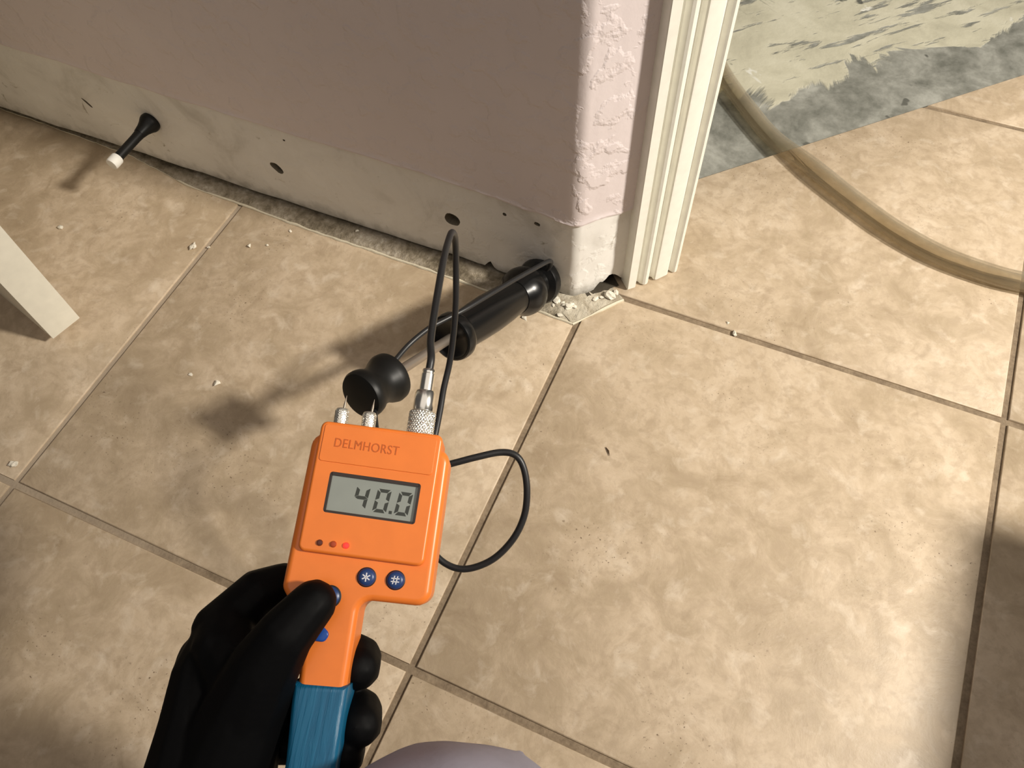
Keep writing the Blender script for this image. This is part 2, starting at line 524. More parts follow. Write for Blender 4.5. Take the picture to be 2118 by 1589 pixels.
def pathpts(P, step):
    out = []
    for (x0, y0), (x1, y1) in zip(P, P[1:]):
        n = max(1, int(math.hypot(x1 - x0, y1 - y0) / step))
        for k in range(n): out.append((x0 + (x1 - x0) * k / n, y0 + (y1 - y0) * k / n))
    out.append(P[-1]); return out


bm = bmesh.new(); rows = []
for (x, y) in pathpts(CL, .006) + pathpts(CR, .004)[1:]:
    n = noise.noise(Vector((x * 60, y * 60, 1))) * .0009
    if x < 0.0006:
        back = (x + (.03 if x > -.06 else 0) * 0, WY + .03)
    else:
        back = (x - .05, y + .03)
    col = []
    for k in range(7):
        u = k / 6
        px, py = x + (back[0] - x) * u, y + n + (back[1] - y - n) * u
        h = .0014 + .0006 * u + .0010 * noise.noise(Vector((px * 90, py * 90, 5))) + .0008 * noise.noise(Vector((px * 30, py * 30, 2)))
        col.append(bm.verts.new((px, py, .0002 if k == 0 else max(.0006, h))))
    rows.append(col)
for r0, r1 in zip(rows, rows[1:]):
    for k in range(6): bm.faces.new((r0[k], r1[k], r1[k + 1], r0[k + 1]))
obj('mortar_scar', bm, MORTAR, floor)
for nm, P in (('caulk_bead', CL), ('caulk_bead', CR)):
    pp = pathpts(P, .004); ptsv = []; rs = []
    for i, (x, y) in enumerate(pp):
        w = noise.noise(Vector((x * 45, y * 45, 9)))
        ptsv.append(Vector((x, y + .0011 * noise.noise(Vector((x * 80, y * 80, 3))), .0004)))
        base = .0017 if P is CR else (.0013 if x > -.55 else .0005)
        rs.append(max(.0003, base * (1 + .75 * w)))
    obj(nm, tube(ptsv, rs, 6), CAULK, floor)

# ------------------------------------------------------------------ wall with bullnose corner
S45 = math.sqrt(.5)
AP = Vector((WY - DK, WY))                 # where both wall faces would meet
RB = .018; TL = RB * math.tan(math.radians(22.5))
path = []                                   # (point, normal, s)
xs = [-1.45 + .03 * k for k in range(44)]
x = -.13
while x < AP.x - TL - .001: xs.append(x); x += .004
for x in xs: path.append((Vector((x, WY)), Vector((0, -1))))
cen = Vector((AP.x - TL, WY + RB))
for k in range(13):
    a = math.radians(-90 + 45 * k / 12); nrm = Vector((math.cos(a), math.sin(a)))
    path.append((cen + nrm * RB, nrm))
p0 = path[-1][0]; dd = Vector((S45, S45)); n45 = Vector((S45, -S45))
for k in range(1, 22): path.append((p0 + dd * (.0037 * k), n45))
END45 = path[-1][0]


def zpaint(p):
    x = p.x if p.x < AP.x else AP.x
    t = [(-1.45, .136), (-.76, .134), (-.35, .130), (-.18, .1305), (-.095, .127), (-.026, .1205), (0, .1215)]
    for (x0, z0), (x1, z1) in zip(t, t[1:]):
        if x0 <= x <= x1:
            z = z0 + (z1 - z0) * (x - x0) / (x1 - x0); break
    else: z = .1215
    return z + .0022 * noise.noise(Vector((p.x * 55, p.y * 55, .3))) + .0008 * noise.noise(Vector((p.x * 250, p.y * 250, .7)))


def zbase(p):
    s = p.x if p.y < WY + 1e-5 else AP.x + (p - AP).length
    z = .0072 + .0020 * noise.noise(Vector((s * 40, 4, 1)))
    def bump_(c, w, h): return h * math.exp(-((s - c) / w) ** 2)
    if s < -.5: z += .0015
    z += bump_(-.115, .004, .012) + bump_(-.053, .017, .018)
    if s > -.035: z = .0012 + .0022 * abs(noise.noise(Vector((s * 170, 1, 1)))) + bump_(-.053, .017, .018) + bump_(.020, .004, .007) + bump_(.036, .013, .019)
    return max(.0008, z)


levels = [('b', u) for u in (0, .03, .07, .12, .18, .25, .33, .42, .52, .62, .72, .80, .87, .925, .96, .985)]
levels += [('p', dz) for dz in (-.0008, 0, .0008, .002, .004, .008, .016, .03, .05, .08, .12, .17, .23, .30, .38, .48, .7, 1.1, 1.6, 2.28)]
bm = bmesh.new(); fr = []; bk = []
for p, nrm in path:
    zb, zp = zbase(p), zpaint(p)
    c0, c1 = [], []
    for kind, u in levels:
        z = zb + (zp - .0018 - zb) * u / .985 if kind == 'b' else zp + u
        off = 0.0
        if kind == 'b': off = -.0016
        elif u <= 0: off = .0004
        elif u <= .0008: off = .0009 + .0007 * noise.noise(Vector((p.x * 120, p.y * 120, 2)))
        elif u <= .002: off = .0006
        off += .0007 * noise.noise(Vector((p.x * 34, p.y * 34, z * 34))) + .0005 * noise.noise(Vector((p.x * 110, p.y * 110, z * 110)))
        if kind == 'b' and u < .1: off += .0012 * noise.noise(Vector((p.x * 160, p.y * 160, 3)))
        f = p + nrm * off; g = p - nrm * .0127
        c0.append(bm.verts.new((f.x, f.y, z))); c1.append(bm.verts.new((g.x, g.y, z)))
    fr.append(c0); bk.append(c1)
nb = 16
for i in range(len(fr) - 1):
    for k in range(len(levels) - 1):
        f = bm.faces.new((fr[i][k], fr[i + 1][k], fr[i + 1][k + 1], fr[i][k + 1])); f.material_index = 0 if k >= nb else 1
        f = bm.faces.new((bk[i][k], bk[i][k + 1], bk[i + 1][k + 1], bk[i + 1][k])); f.material_index = 2
    f = bm.faces.new((fr[i][0], bk[i][0], bk[i + 1][0], fr[i + 1][0])); f.material_index = 2
    f = bm.faces.new((fr[i][-1], fr[i + 1][-1], bk[i + 1][-1], bk[i][-1])); f.material_index = 2
for i in (0, -1):
    for k in range(len(levels) - 1):
        q = (fr[i][k], fr[i][k + 1], bk[i][k + 1], bk[i][k]); f = bm.faces.new(q); f.material_index = 2
wall = obj('wall_left', bm, [PAINT, BARE, GYPSUM], angle=50)
cutters = []
for (hx, hz, rx, rz, rotd, depth) in ((-.1582, .070, .0118, .0104, -20, .0118), (-.3897, .064, .0112, .0076, -40, .010), (-.6653, .0735, .0098, .0028, -48, .007),
                                      (-.0939, .1045, .0030, .0030, 0, .006), (-.0571, .1050, .0048, .0034, -10, .005), (-.3627, .115, .0022, .0018, 0, .005)):
    bmc = bmesh.new(); n = 18; A = []; B = []
    for k in range(n):
        a = 2 * math.pi * k / n; j = 1 + .22 * noise.noise(Vector((hx * 50 + math.cos(a), hz * 50 + math.sin(a), 2)))
        u, v = rx * j * math.cos(a), rz * j * math.sin(a); r = math.radians(rotd)
        uu, vv = u * math.cos(r) - v * math.sin(r), u * math.sin(r) + v * math.cos(r)
        A.append(bmc.verts.new((hx + uu, WY - .012, hz + vv))); B.append(bmc.verts.new((hx + uu * .7 + .0015, WY + depth, hz + vv * .7)))
    bmc.faces.new(A); bmc.faces.new(B[::-1])
    for k in range(n): bmc.faces.new((A[k], B[k], B[(k + 1) % n], A[(k + 1) % n]))
    for f in bmc.faces: f.material_index = 0
    cutters.append(bmc)
cut(wall, cutters)
me = wall.data
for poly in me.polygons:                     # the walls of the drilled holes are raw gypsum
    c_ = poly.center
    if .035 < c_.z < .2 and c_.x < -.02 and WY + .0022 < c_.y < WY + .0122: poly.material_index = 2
tag(wall, 'pale mauve drywall with rounded corner and bare strip where the baseboard was', 'wall', kind='structure')
# studs and plate behind the drywall, coloured near-black for the shade in the floor gap
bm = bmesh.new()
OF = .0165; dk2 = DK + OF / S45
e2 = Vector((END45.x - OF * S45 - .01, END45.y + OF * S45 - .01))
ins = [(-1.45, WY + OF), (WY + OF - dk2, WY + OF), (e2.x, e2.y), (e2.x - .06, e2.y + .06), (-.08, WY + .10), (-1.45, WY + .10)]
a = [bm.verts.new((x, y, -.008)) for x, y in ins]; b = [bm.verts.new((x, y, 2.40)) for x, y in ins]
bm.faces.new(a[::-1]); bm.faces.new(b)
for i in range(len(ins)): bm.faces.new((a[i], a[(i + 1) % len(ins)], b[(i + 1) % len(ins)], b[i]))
obj('wall_core', bm, VOID_SHADE, wall, smooth=False)

# dark sheet painting in the shade under the broken foot of the angled wall
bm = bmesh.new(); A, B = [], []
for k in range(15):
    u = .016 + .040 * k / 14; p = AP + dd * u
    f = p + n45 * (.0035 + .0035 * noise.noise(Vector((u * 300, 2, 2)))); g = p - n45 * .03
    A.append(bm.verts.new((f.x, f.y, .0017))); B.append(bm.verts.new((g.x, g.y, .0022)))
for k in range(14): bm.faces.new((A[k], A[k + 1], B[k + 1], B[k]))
obj('gap_shade', bm, VOID_SHADE, floor)

# ------------------------------------------------------------------ door casing
PF = [(0, 0), (0, 15.6), (.7, 16.3), (9.8, 16.3), (10.6, 15.4), (11.2, 11.0), (12.2, 9.6), (14.5, 9.4), (16.2, 10.4), (17.4, 13.6), (19.0, 16.2), (21.5, 17.4), (24.5, 17.0),
      (26.4, 15.2), (27.2, 12.0), (28.0, 9.4), (29.6, 8.6), (32.0, 8.8), (33.4, 10.6), (34.0, 14.2), (35.2, 15.6), (37.5, 15.8), (50.5, 14.4), (52.2, 13.2), (53.2, 10.0),
      (54.6, 8.8), (56.2, 8.8), (57.4, 10.4), (58.6, 13.0), (60.6, 14.4), (63.0, 14.2), (65.2, 12.2), (66, 9.0), (66, 0)]
CA = Vector((.0413 - .0163 * S45, .4631 + .0163 * S45))     # outer back corner of the casing on the wall face


def casing_pt(u, d): return CA + dd * (u * .001) + n45 * (d * .001)


bm = bmesh.new(); A, B = [], []
for u, d in PF:
    p = casing_pt(u, d); A.append(bm.verts.new((p.x, p.y, .0022 + .0010 * noise.noise(Vector((u * .3, d, 1)))))); B.append(bm.verts.new((p.x, p.y, 2.1)))
bm.faces.new(A); bm.faces.new(B[::-1])
for i in range(len(PF)): bm.faces.new((A[i], B[i], B[(i + 1) % len(PF)], A[(i + 1) % len(PF)]))
casing = obj('trim_1', bm, TRIM, angle=25)
tag(casing, 'cream fluted door casing standing against the angled wall', 'door casing', kind='structure')
# jamb board through the wall thickness
bm = bmesh.new()
j = [casing_pt(56, -.2), casing_pt(66, -.2), casing_pt(66, -112), casing_pt(56, -112)]
A = [bm.verts.new((p.x, p.y, -.006)) for p in j]; B = [bm.verts.new((p.x, p.y, 2.1)) for p in j]
bm.faces.new(A); bm.faces.new(B[::-1])
for i in range(4): bm.faces.new((A[i], B[i], B[(i + 1) % 4], A[(i + 1) % 4]))
jamb = obj('trim_2', bm, TRIM, smooth=False)
tag(jamb, 'cream door jamb behind the fluted casing', 'door jamb', kind='structure')

# ------------------------------------------------------------------ open door, seen by its edge at the left
E0 = Vector((-.5215, .1500)); E1 = Vector((-.5125, .1848))
ax = (E1 - E0); th = ax.length; ay = ax / th; back = Vector((-ay.y, ay.x))
if back.x > 0: back = -back
door = thing('door', 'open cream door with its narrow edge just above the floor tiles', 'door', (E0.x, E0.y, 0))
door['kind'] = 'thing'


def dpt(a_, b_, z): p = ay * a_ + back * b_; return (p.x, p.y, z)


def door_box(a0, a1, b0, b1, z0, z1, bev=0.0008):
    bm = bmesh.new()
    vs = [bm.verts.new(dpt(*c3)) for c3 in ((a0, b0, z0), (a1, b0, z0), (a1, b1, z0), (a0, b1, z0), (a0, b0, z1), (a1, b0, z1), (a1, b1, z1), (a0, b1, z1))]
    for f in ((0, 3, 2, 1), (4, 5, 6, 7), (0, 1, 5, 4), (1, 2, 6, 5), (2, 3, 7, 6), (3, 0, 4, 7)): bm.faces.new([vs[i] for i in f])
    bevel_all(bm, bev, 2); return bm


obj('door_slab', door_box(0, th, 0, .76, .012, 2.04), DOORP, door)
for z0, z1 in ((.25, .95), (1.10, 1.85)):
    for b0, b1 in ((.11, .34), (.42, .65)):
        obj('raised_panel', door_box(-.004, th + .004, b0, b1, z0, z1, .003), DOORP, door)
p = dpt(th / 2, .065, .96)
obj('door_knob', lathe([(-.075, .001), (-.073, .018), (-.06, .027), (-.045, .022), (-.035, .010), (-.02, .010), (.02, .010), (.035, .010), (.045, .022), (.06, .027), (.073, .018), (.075, .001)],
                       p, (ay.x, ay.y, 0)), CHROME, door)

# ------------------------------------------------------------------ door stop on the wall
stop = thing('door_stop', 'black rigid door stop with white rubber tip screwed to the wall', 'door stop', (-.5634, WY, .0775))
obj('stop_base', lathe([(-.0015, .0118), (.002, .0125), (.005, .0118), (.009, .0098), (.015, .0078), (.023, .0064)], (0, 0, 0), (0, -1, 0), 28), BLACK, stop)
obj('stop_rod', lathe([(.020, .0063), (.030, .0057), (.055, .0055), (.066, .0055)], (0, 0, 0), (0, -1, -.02), 24), BLACK, stop)
obj('rubber_tip', lathe([(.064, .0066), (.065, .0074), (.074, .0075), (.0765, .0068), (.077, .004)], (0, 0, 0), (0, -1, -.02), 24), STOPW, stop)

# ------------------------------------------------------------------ drain hose
HP = [on_floor(*p, .0115) for p in ((1445, 40), (1478, 105), (1508, 158), (1548, 212), (1603, 276), (1683, 348), (1763, 412), (1852, 476), (1950, 530), (2048, 566), (2118, 584), (2230, 604), (2400, 610))]
HP = [Vector((p.x, p.y, .0035 if (p.y - p.x) > EDGE + .02 else .0115)) for p in HP]
pp = catmull(HP, 10)
bm = tube(pp, .0112, 20)
bm2 = tube(pp, .0082, 20, bm)
me_h = obj('drain_hose', bm, HOSE)
tag(me_h, 'clear vinyl drain hose curving across the doorway onto the tiles', 'hose')

# ------------------------------------------------------------------ electrode probe leaning on the wall
W0 = Vector((-.046, .430, .022)); N0 = Vector((-.1016, .1576, .155))
axp = (N0 - W0).normalized(); LEN = (N0 - W0).length
probe = thing('electrode_probe', 'black slide hammer moisture probe leaning up from the wall corner', 'probe', tuple(W0))
O0 = (0, 0, 0)
obj('head', lathe([(-.002, .008), (.0, .0165), (.006, .0180), (.009, .0250), (.015, .0262), (.019, .0245), (.022, .0175), (.028, .0165)], O0, axp, 40), PROBE, probe)
obj('collar', lathe([(.024, .0160), (.030, .0180), (.034, .0225), (.040, .0262), (.047, .0272), (.054, .0262), (.060, .0225), (.066, .0188)], O0, axp, 48), PROBE, probe)
obj('grip', lathe([(.062, .0180), (.070, .0184), (.090, .0198), (.115, .0206), (.140, .0200), (.160, .0190), (.168, .0188)], O0, axp, 48), PROBE, probe)
obj('flange', lathe([(.166, .0186), (.169, .0225), (.173, .0242), (.178, .0242), (.1815, .0232), (.1822, .0215), (.1795, .0190), (.178, .008), (.178, .004)], O0, axp, 48), PROBE, probe)
obj('rod', lathe([(.176, .0046), (.20, .0046), (.274, .0046)], O0, axp, 24), STEEL, probe)
obj('stop_knob', lathe([(.266, .004), (.267, .0195), (.2695, .0222), (.274, .0226), (.278, .0212), (.283, .0185), (.289, .0176), (.295, .0183), (.2985, .0205),
                        (.302, .0213), (.306, .0213), (.3085, .0200), (.3092, .0180), (.3092, .004)], O0, axp, 48), BLACK, probe)
xq, yq, _ = frame_of(axp)
side = Vector((axp.y, -axp.x, 0)).normalized()
for s in (-1, 1):
    o_ = Vector(side) * (.008 * s)
    obj('pin', lathe([(-.012, .0002), (-.009, .0012), (.002, .0014)], o_, axp, 12), STEEL, probe)

# ------------------------------------------------------------------ moisture meter (local frame: u right, v up, w towards the viewer)
MR = Matrix(((0.95264, -0.24948, 0.17388, 0.028902), (0.28666, 0.92756, -0.23971, 0.009781), (-0.10148, 0.27821, 0.95515, 0.358773), (0, 0, 0, 1)))
meter = thing('moisture_meter', 'orange handheld moisture meter reading 40.0 with blue wrapped handle', 'meter')
meter.matrix_world = MR


def wn(o):
    md = o.modifiers.new('wn', 'WEIGHTED_NORMAL'); md.keep_sharp = True; md.weight = 100


mm = lambda pts: [(x * .001, y * .001) for x, y in pts]
OUT = [(-33, 40), (37, 40), (38.5, -36.6), (5.0, -37.6), (5.8, -76), (5.8, -112), (5.8, -150), (-12.5, -150), (-12.6, -112), (-16.8, -79), (-19, -60), (-25, -47), (-33.2, -37)]
RAD = [.007, .007, .007, .006, 0, 0, .006, .006, 0, 0, .01, .01, .006]
obj('shell', prism(round_poly(mm(OUT), RAD), -.026, 0, .0036, 4, True), ORANGE, meter)
wn(meter.children[-1])
panel = obj('face_panel', prism(round_poly(mm([(-28.6, -18.8), (32.8, -18.3), (32.4, 46.4), (-28.9, 45.4)]), [.0034, .0034, .0034, .0034]), -.022, .0032, .0017, 3), ORANGE, meter)
lc = bmesh.new(); box(lc, -.0198, .0254, .0008, .0208, .0012, .02)
for v in lc.verts: pass
es = [e for e in lc.edges if abs(e.verts[0].co.z - e.verts[1].co.z) > .001]
bmesh.ops.bevel(lc, geom=es, offset=.0014, segments=3, affect='EDGES', profile=.5)
cut(panel, [lc])
panel.data.shade_smooth(); panel.data.set_sharp_from_angle(angle=math.radians(40)); wn(panel)
bmw = bmesh.new(); box(bmw, -.0199, .0255, .0007, .0209, .0006, .0014)
bez = obj('window_bezel', bmw, BEZEL, panel, smooth=False)
# bezel lining up the sides of the window
lin = bmesh.new()
for (x0, x1, y0, y1) in ((-.0198, -.0186, .0010, .0206), (.0242, .0254, .0010, .0206), (-.0190, .0246, .0008, .0020), (-.0190, .0246, .0192, .0208)):
    box(lin, x0, x1, y0, y1, .0010, .0031)
obj('window_lining', lin, BEZEL, panel, smooth=False)
bml = bmesh.new(); box(bml, -.0187, .0243, .0018, .0195, .0012, .0019)
lcd = obj('display', bml, LCD, meter, smooth=False)
lcd['label'] = 'grey-green liquid crystal display reading 40.0'


def seg_digit(ch, x0, y0, w, h, t=.0017, slant=.10):
    S = {'4': 'fgbc', '0': 'abcdef'}[ch]
    g = .00014; m_ = h / 2
    Q = {'a': [(g + t * .3, h), (w - g - t * .3, h), (w - t - g, h - t), (t + g, h - t)],
         'd': [(t + g, t), (w - t - g, t), (w - g - t * .3, 0), (g + t * .3, 0)],
         'f': [(0, h - t * .3 - g), (t, h - t - g), (t, m_ + t / 2 + g), (0, m_ + g)],
         'e': [(0, m_ - g), (t, m_ - t / 2 - g), (t, t + g), (0, t * .3 + g)],
         'b': [(w, h - t * .3 - g), (w - t, h - t - g), (w - t, m_ + t / 2 + g), (w, m_ + g)],
         'c': [(w, m_ - g), (w - t, m_ - t / 2 - g), (w - t, t + g), (w, t * .3 + g)],
         'g': [(g, m_), (t, m_ + t / 2), (w - t, m_ + t / 2), (w - g, m_), (w - t, m_ - t / 2), (t, m_ - t / 2)]}
    bm = bmesh.new()
    for k in S:
        P = [(x0 + x + slant * y, y0 + y) for x, y in Q[k]]
        a = [bm.verts.new((x, y, .0017)) for x, y in P]; b = [bm.verts.new((x, y, .00198)) for x, y in P]
        bm.faces.new(a[::-1]); bm.faces.new(b)
        for i in range(len(P)): bm.faces.new((a[i], a[(i + 1) % len(P)], b[(i + 1) % len(P)], b[i]))
    return bm


obj('digit', seg_digit('4', -.0066, .0046, .0066, .0112), SEG, lcd, smooth=False)
obj('digit', seg_digit('0', .0036, .0042, .0068, .0116), SEG, lcd, smooth=False)
obj('digit', seg_digit('0', .0143, .0042, .0068, .0116), SEG, lcd, smooth=False)
bm = bmesh.new(); box(bm, .0118, .0133, .0043, .0058, .0017, .00198); obj('decimal_point', bm, SEG, lcd, smooth=False)

hd = obj('header_plate', prism(round_poly(mm([(-26.6, 25.3), (29.8, 25.6), (29.8, 44.4), (-26.6, 44.0)]), .0016), .0028, .0037, .0004, 2), ORANGE, panel); wn(hd)
tx = bpy.data.curves.new('lettering', 'FONT'); tx.body = 'DELMHORST'; tx.size = .0064; tx.extrude = .00022; tx.align_x = 'LEFT'; tx.space_character = 1.06
to = bpy.data.objects.new('lettering', tx); C.objects.link(to)
tm = evaluated(to); bpy.data.objects.remove(to)
w_ = max(v.co.x for v in tm.vertices) - min(v.co.x for v in tm.vertices)
lt = link('embossed_lettering', tm, EMBOSS, panel); lt.location = (-.0206, .0331, .0037); lt.scale = (.0322 / w_, 1, 1)
tm.materials.clear(); tm.materials.append(EMBOSS)
for (u, v, m_, nm) in ((-18.3, -13.9, LED_D, 'dark unlit led'), (-11.7, -13.7, LED_M, 'dull red unlit led'), (-5.5, -13.5, LED_R, 'lit red led')):
    o = obj('indicator_led', lathe([(.0022, .0013), (.0034, .00155), (.0040, .0013), (.0042, .0006)], (u * .001, v * .001, 0), (0, 0, 1), 20), m_, meter)
    o['label'] = nm


def glyph_star():
    bm = bmesh.new()
    for k in range(3):
        a = math.radians(90 + 60 * k)
        d = Vector((math.cos(a), math.sin(a), 0)); n = Vector((-d.y, d.x, 0))
        q = [d * .0021 + n * .00028, d * -.0021 + n * .00028, d * -.0021 - n * .00028, d * .0021 - n * .00028]
        A = [bm.verts.new(x + Vector((0, 0, .0014))) for x in q]; B = [bm.verts.new(x + Vector((0, 0, .00212))) for x in q]
        bm.faces.new(A[::-1]); bm.faces.new(B)
        for i in range(4): bm.faces.new((A[i], A[(i + 1) % 4], B[(i + 1) % 4], B[i]))
    return bm


def glyph_hash():
    bm = bmesh.new()
    for s in (-1, 1):
        for d, n in ((Vector((.12, 1, 0)), Vector((1, 0, 0))), (Vector((1, .04, 0)), Vector((0, 1, 0)))):
            d = d.normalized(); c_ = n * (.00075 * s)
            q = [c_ + d * .0020 + n * .00024, c_ - d * .0020 + n * .00024, c_ - d * .0020 - n * .00024, c_ + d * .0020 - n * .00024]
            A = [bm.verts.new(x + Vector((0, 0, .0014))) for x in q]; B = [bm.verts.new(x + Vector((0, 0, .00212))) for x in q]
            bm.faces.new(A); bm.faces.new(B[::-1])
            for i in range(4): bm.faces.new((A[i], B[i], B[(i + 1) % 4], A[(i + 1) % 4]))
    return bm


for (u, v, gl, lab) in ((6.4, -26.8, glyph_star, 'navy button with white star'), (20.4, -26.3, glyph_hash, 'navy button with white hash')):
    b_ = obj('button', lathe([(-.001, .0043), (.0008, .0042), (.0015, .0036), (.0019, .0026), (.0020, .0010)], (0, 0, 0), (0, 0, 1), 32), BLUE_D, meter)
    b_.location = (u * .001, v * .001, 0); b_['label'] = lab
    obj('button_rim', lathe([(-.001, .0040), (.0002, .0047), (.0004, .0044)], (0, 0, 0), (0, 0, 1), 32), RIM, b_)
    obj('printed_mark', gl(), WHITE, b_, smooth=False)
b_ = obj('power_button', lathe([(-.001, .0048), (.0010, .0046), (.0019, .0034), (.0021, .001)], (0, 0, 0), (0, 0, 1), 28), BLUE_D, meter)
b_.location = (-.0092, -.0380, 0)
obj('button_rim', lathe([(-.001, .0046), (.0003, .0054), (.0005, .0050)], (0, 0, 0), (0, 0, 1), 28), RIM, b_)
bo = round_poly(mm([(-16, -58.8), (-7.8, -58.8), (-6.0, -54.8), (-10, -51.6), (-16, -51.6)]), .0024)
b2 = obj('side_button', prism(bo, -.001, .0014, .0007, 3), BLUE_B, meter); b2['label'] = 'royal blue rounded button'
# wrapped handle sleeve
GR = [(7.0, -76.4), (7.6, -112), (8.0, -156), (-15.2, -156), (-15.6, -112), (-19.0, -77.8)]
obj('grip_sleeve', prism(mm(GR), -.0272, .0012, .0036, 4, True), SLEEVE, meter)
for (u, v) in ((-22.0, 45.0), (-7.6, 45.0)):
    z0 = Vector((u * .001, v * .001, -.010)); axv = (-.07 if u < -10 else -.10, 1, 0)
    prof = [(0, .0033)] + [(.0006 + .0088 * k / 24, .00335) for k in range(25)] + [(.0100, .0029), (.0103, .0018)]
    pc = obj('pin_cap', lathe(prof, z0, (axv[0] * .6, 1, 0), 60, knurl=(.001, .0088, 24, .00042, 2400)), NICKEL, meter)
    obj('contact_pin', lathe([(.009, .0007), (.013, .00062), (.0155, .0003), (.0172, .0001)], z0, (axv[0] * -.3, 1, 0), 12), STEEL, pc)
cz = Vector((.0190, .0440, -.012)); axc = Vector((-.02, 1, -.02)).normalized()
prof = [(0, .0060)] + [(.0005 + .0150 * k / 40, .0066) for k in range(41)] + [(.0160, .0058)]
cn = obj('connector', lathe(prof, cz, axc, 96, knurl=(.0008, .0152, 30, .0006, 1500)), NICKEL, meter)
obj('connector_barrel', lathe([(.0155, .0052), (.0160, .0056), (.0255, .0056), (.0268, .0050), (.0270, .0036)], cz, axc, 40), CHROME, cn)
obj('cable_ferrule', lathe([(.026, .0035), (.0272, .0037), (.0362, .0037), (.0366, .0033), (.0378, .0033), (.0382, .0036), (.0388, .0034), (.039, .0026)], cz, axc, 36), CHROME, cn)

# ------------------------------------------------------------------ cable from meter to probe
ce = MR @ (cz + axc * .0385); ce2 = MR @ (cz + axc * .046)
CB = [ce, ce2] + [at(*p) for p in (
    (891, 700, .428), (903, 620, .445), (917, 540, .468), (927, 500, .486), (935, 481, .500), (941.5, 497, .514), (943, 550, .528), (943, 620, .540), (938, 690, .552), (930, 750, .560),
    (918, 803, .562), (910, 850, .562), (899, 905, .560), (889, 945, .555), (903, 966, .550), (935, 959, .548), (985, 946, .548), (1035, 936, .550), (1066, 942, .550), (1083, 968, .551),
    (1090, 1015, .553), (1084, 1068, .556), (1060, 1117, .558), (1018, 1158, .560), (966, 1177, .562), (925, 1168, .564), (890, 1135, .566), (840, 1060, .575), (795, 970, .590), (778, 890, .625),
    (776, 830, .672), (790, 775, .700), (812, 752, .708), (846, 713, .720), (886, 680, .728), (921, 661, .736), (962, 640, .746), (1012, 610, .766), (1062, 580, .790), (1112, 552, .815),
    (1136, 540, .830), (1139, 548, .846), (1126, 566, .862))]
pp = catmull(CB, 7); n = len(pp)
rs = [.0021 + .0004 * min(1, i / (n * .5)) for i in range(n)]
cbl = obj('cable', tube(pp, rs, 12), CABLE)
tag(cbl, 'thin black cable looping from the meter connector to the probe', 'cable')

# ------------------------------------------------------------------ person: gloved left hand, crouching body
person = thing('person', 'crouching person in grey trousers and black glove holding the meter', 'person', (.30, -.48, 0))


def capsule_chain(bm, pts, sub=5):
    for (a, b) in zip(pts, pts[1:]):
        for k in range(sub + 1):
            t = k / sub
            c_ = Vector([a[i] + (b[i] - a[i]) * t for i in range(3)]) * .001; r = (a[3] + (b[3] - a[3]) * t) * .001
            bmesh.ops.create_icosphere(bm, subdivisions=2, radius=r, matrix=Matrix.Translation(c_))


gb = bmesh.new()
# thumb lying across the front of the handle
capsule_chain(gb, [(-46, -116, -16, 24), (-40, -94, -8, 21), (-33, -74, 3, 17.0), (-24.5, -57, 10.5, 13.6), (-16.5, -44.5, 10.5, 11.6), (-14.2, -41.0, 10.0, 10.8)], 6)
# index to little finger wrapping behind the handle, tips coming round on the right
capsule_chain(gb, [(-65, -62, -24, 14), (-52, -43, -32, 12.8), (-42, -37, -38.5, 11.5), (-24, -40, -39, 10.5), (-9, -47, -38.5, 9.6)], 6)
capsule_chain(gb, [(-69, -78, -26, 14.5), (-48, -72, -39, 12.2), (-22, -68, -39.5, 11.2), (-2, -66, -37, 11.5), (5.5, -67, -27, 12.0), (7.4, -70.0, -19, 11.2)], 6)
capsule_chain(gb, [(-70, -96, -26, 14.5), (-46, -95, -40, 12), (-20, -93, -40.5, 11.0), (0, -90, -38, 11.5), (10, -92, -28, 12.2), (12.4, -95.5, -20, 11.4)], 6)
capsule_chain(gb, [(-66, -114, -26, 14), (-44, -115, -39, 11), (-20, -113, -39.5, 10.0), (-2, -112, -37, 10.6), (6.5, -110, -28, 10.6), (7.8, -111, -21, 9.8)], 6)
# palm
capsule_chain(gb, [(-62, -66, -22, 15), (-66, -84, -22, 17), (-64, -106, -20, 19), (-63, -128, -20, 22), (-66, -160, -20, 25)], 6)
capsule_chain(gb, [(-46, -100, -14, 20), (-50, -126, -17, 23), (-60, -160, -20, 25)], 5)
capsule_chain(gb, [(-44, -84, -10, 17), (-58, -70, -16, 16), (-62, -62, -22, 14)], 5)
capsule_chain(gb, [(-42, -120, -20, 20), (-40, -138, -21, 20), (-54, -165, -20, 24)], 5)
capsule_chain(gb, [(-62, -160, -20, 26), (-66, -185, -20, 27), (-70, -215, -22, 30)], 5)
me = bpy.data.meshes.new('glove'); gb.to_mesh(me); gb.free()
gl = bpy.data.objects.new('tmp', me); C.objects.link(gl)
md = gl.modifiers.new('r', 'REMESH'); md.mode = 'VOXEL'; md.voxel_size = .0011
md = gl.modifiers.new('s', 'SMOOTH'); md.iterations = 10; md.factor = .5
gm = evaluated(gl); bpy.data.objects.remove(gl)
gm.materials.clear(); gm.transform(MR); gm.transform(Matrix.Translation(-Vector((.30, -.48, 0)))); gm.shade_smooth()
glove = link('glove', gm, GLOVE, person); glove['label'] = 'black nitrile glove gripping the meter handle'

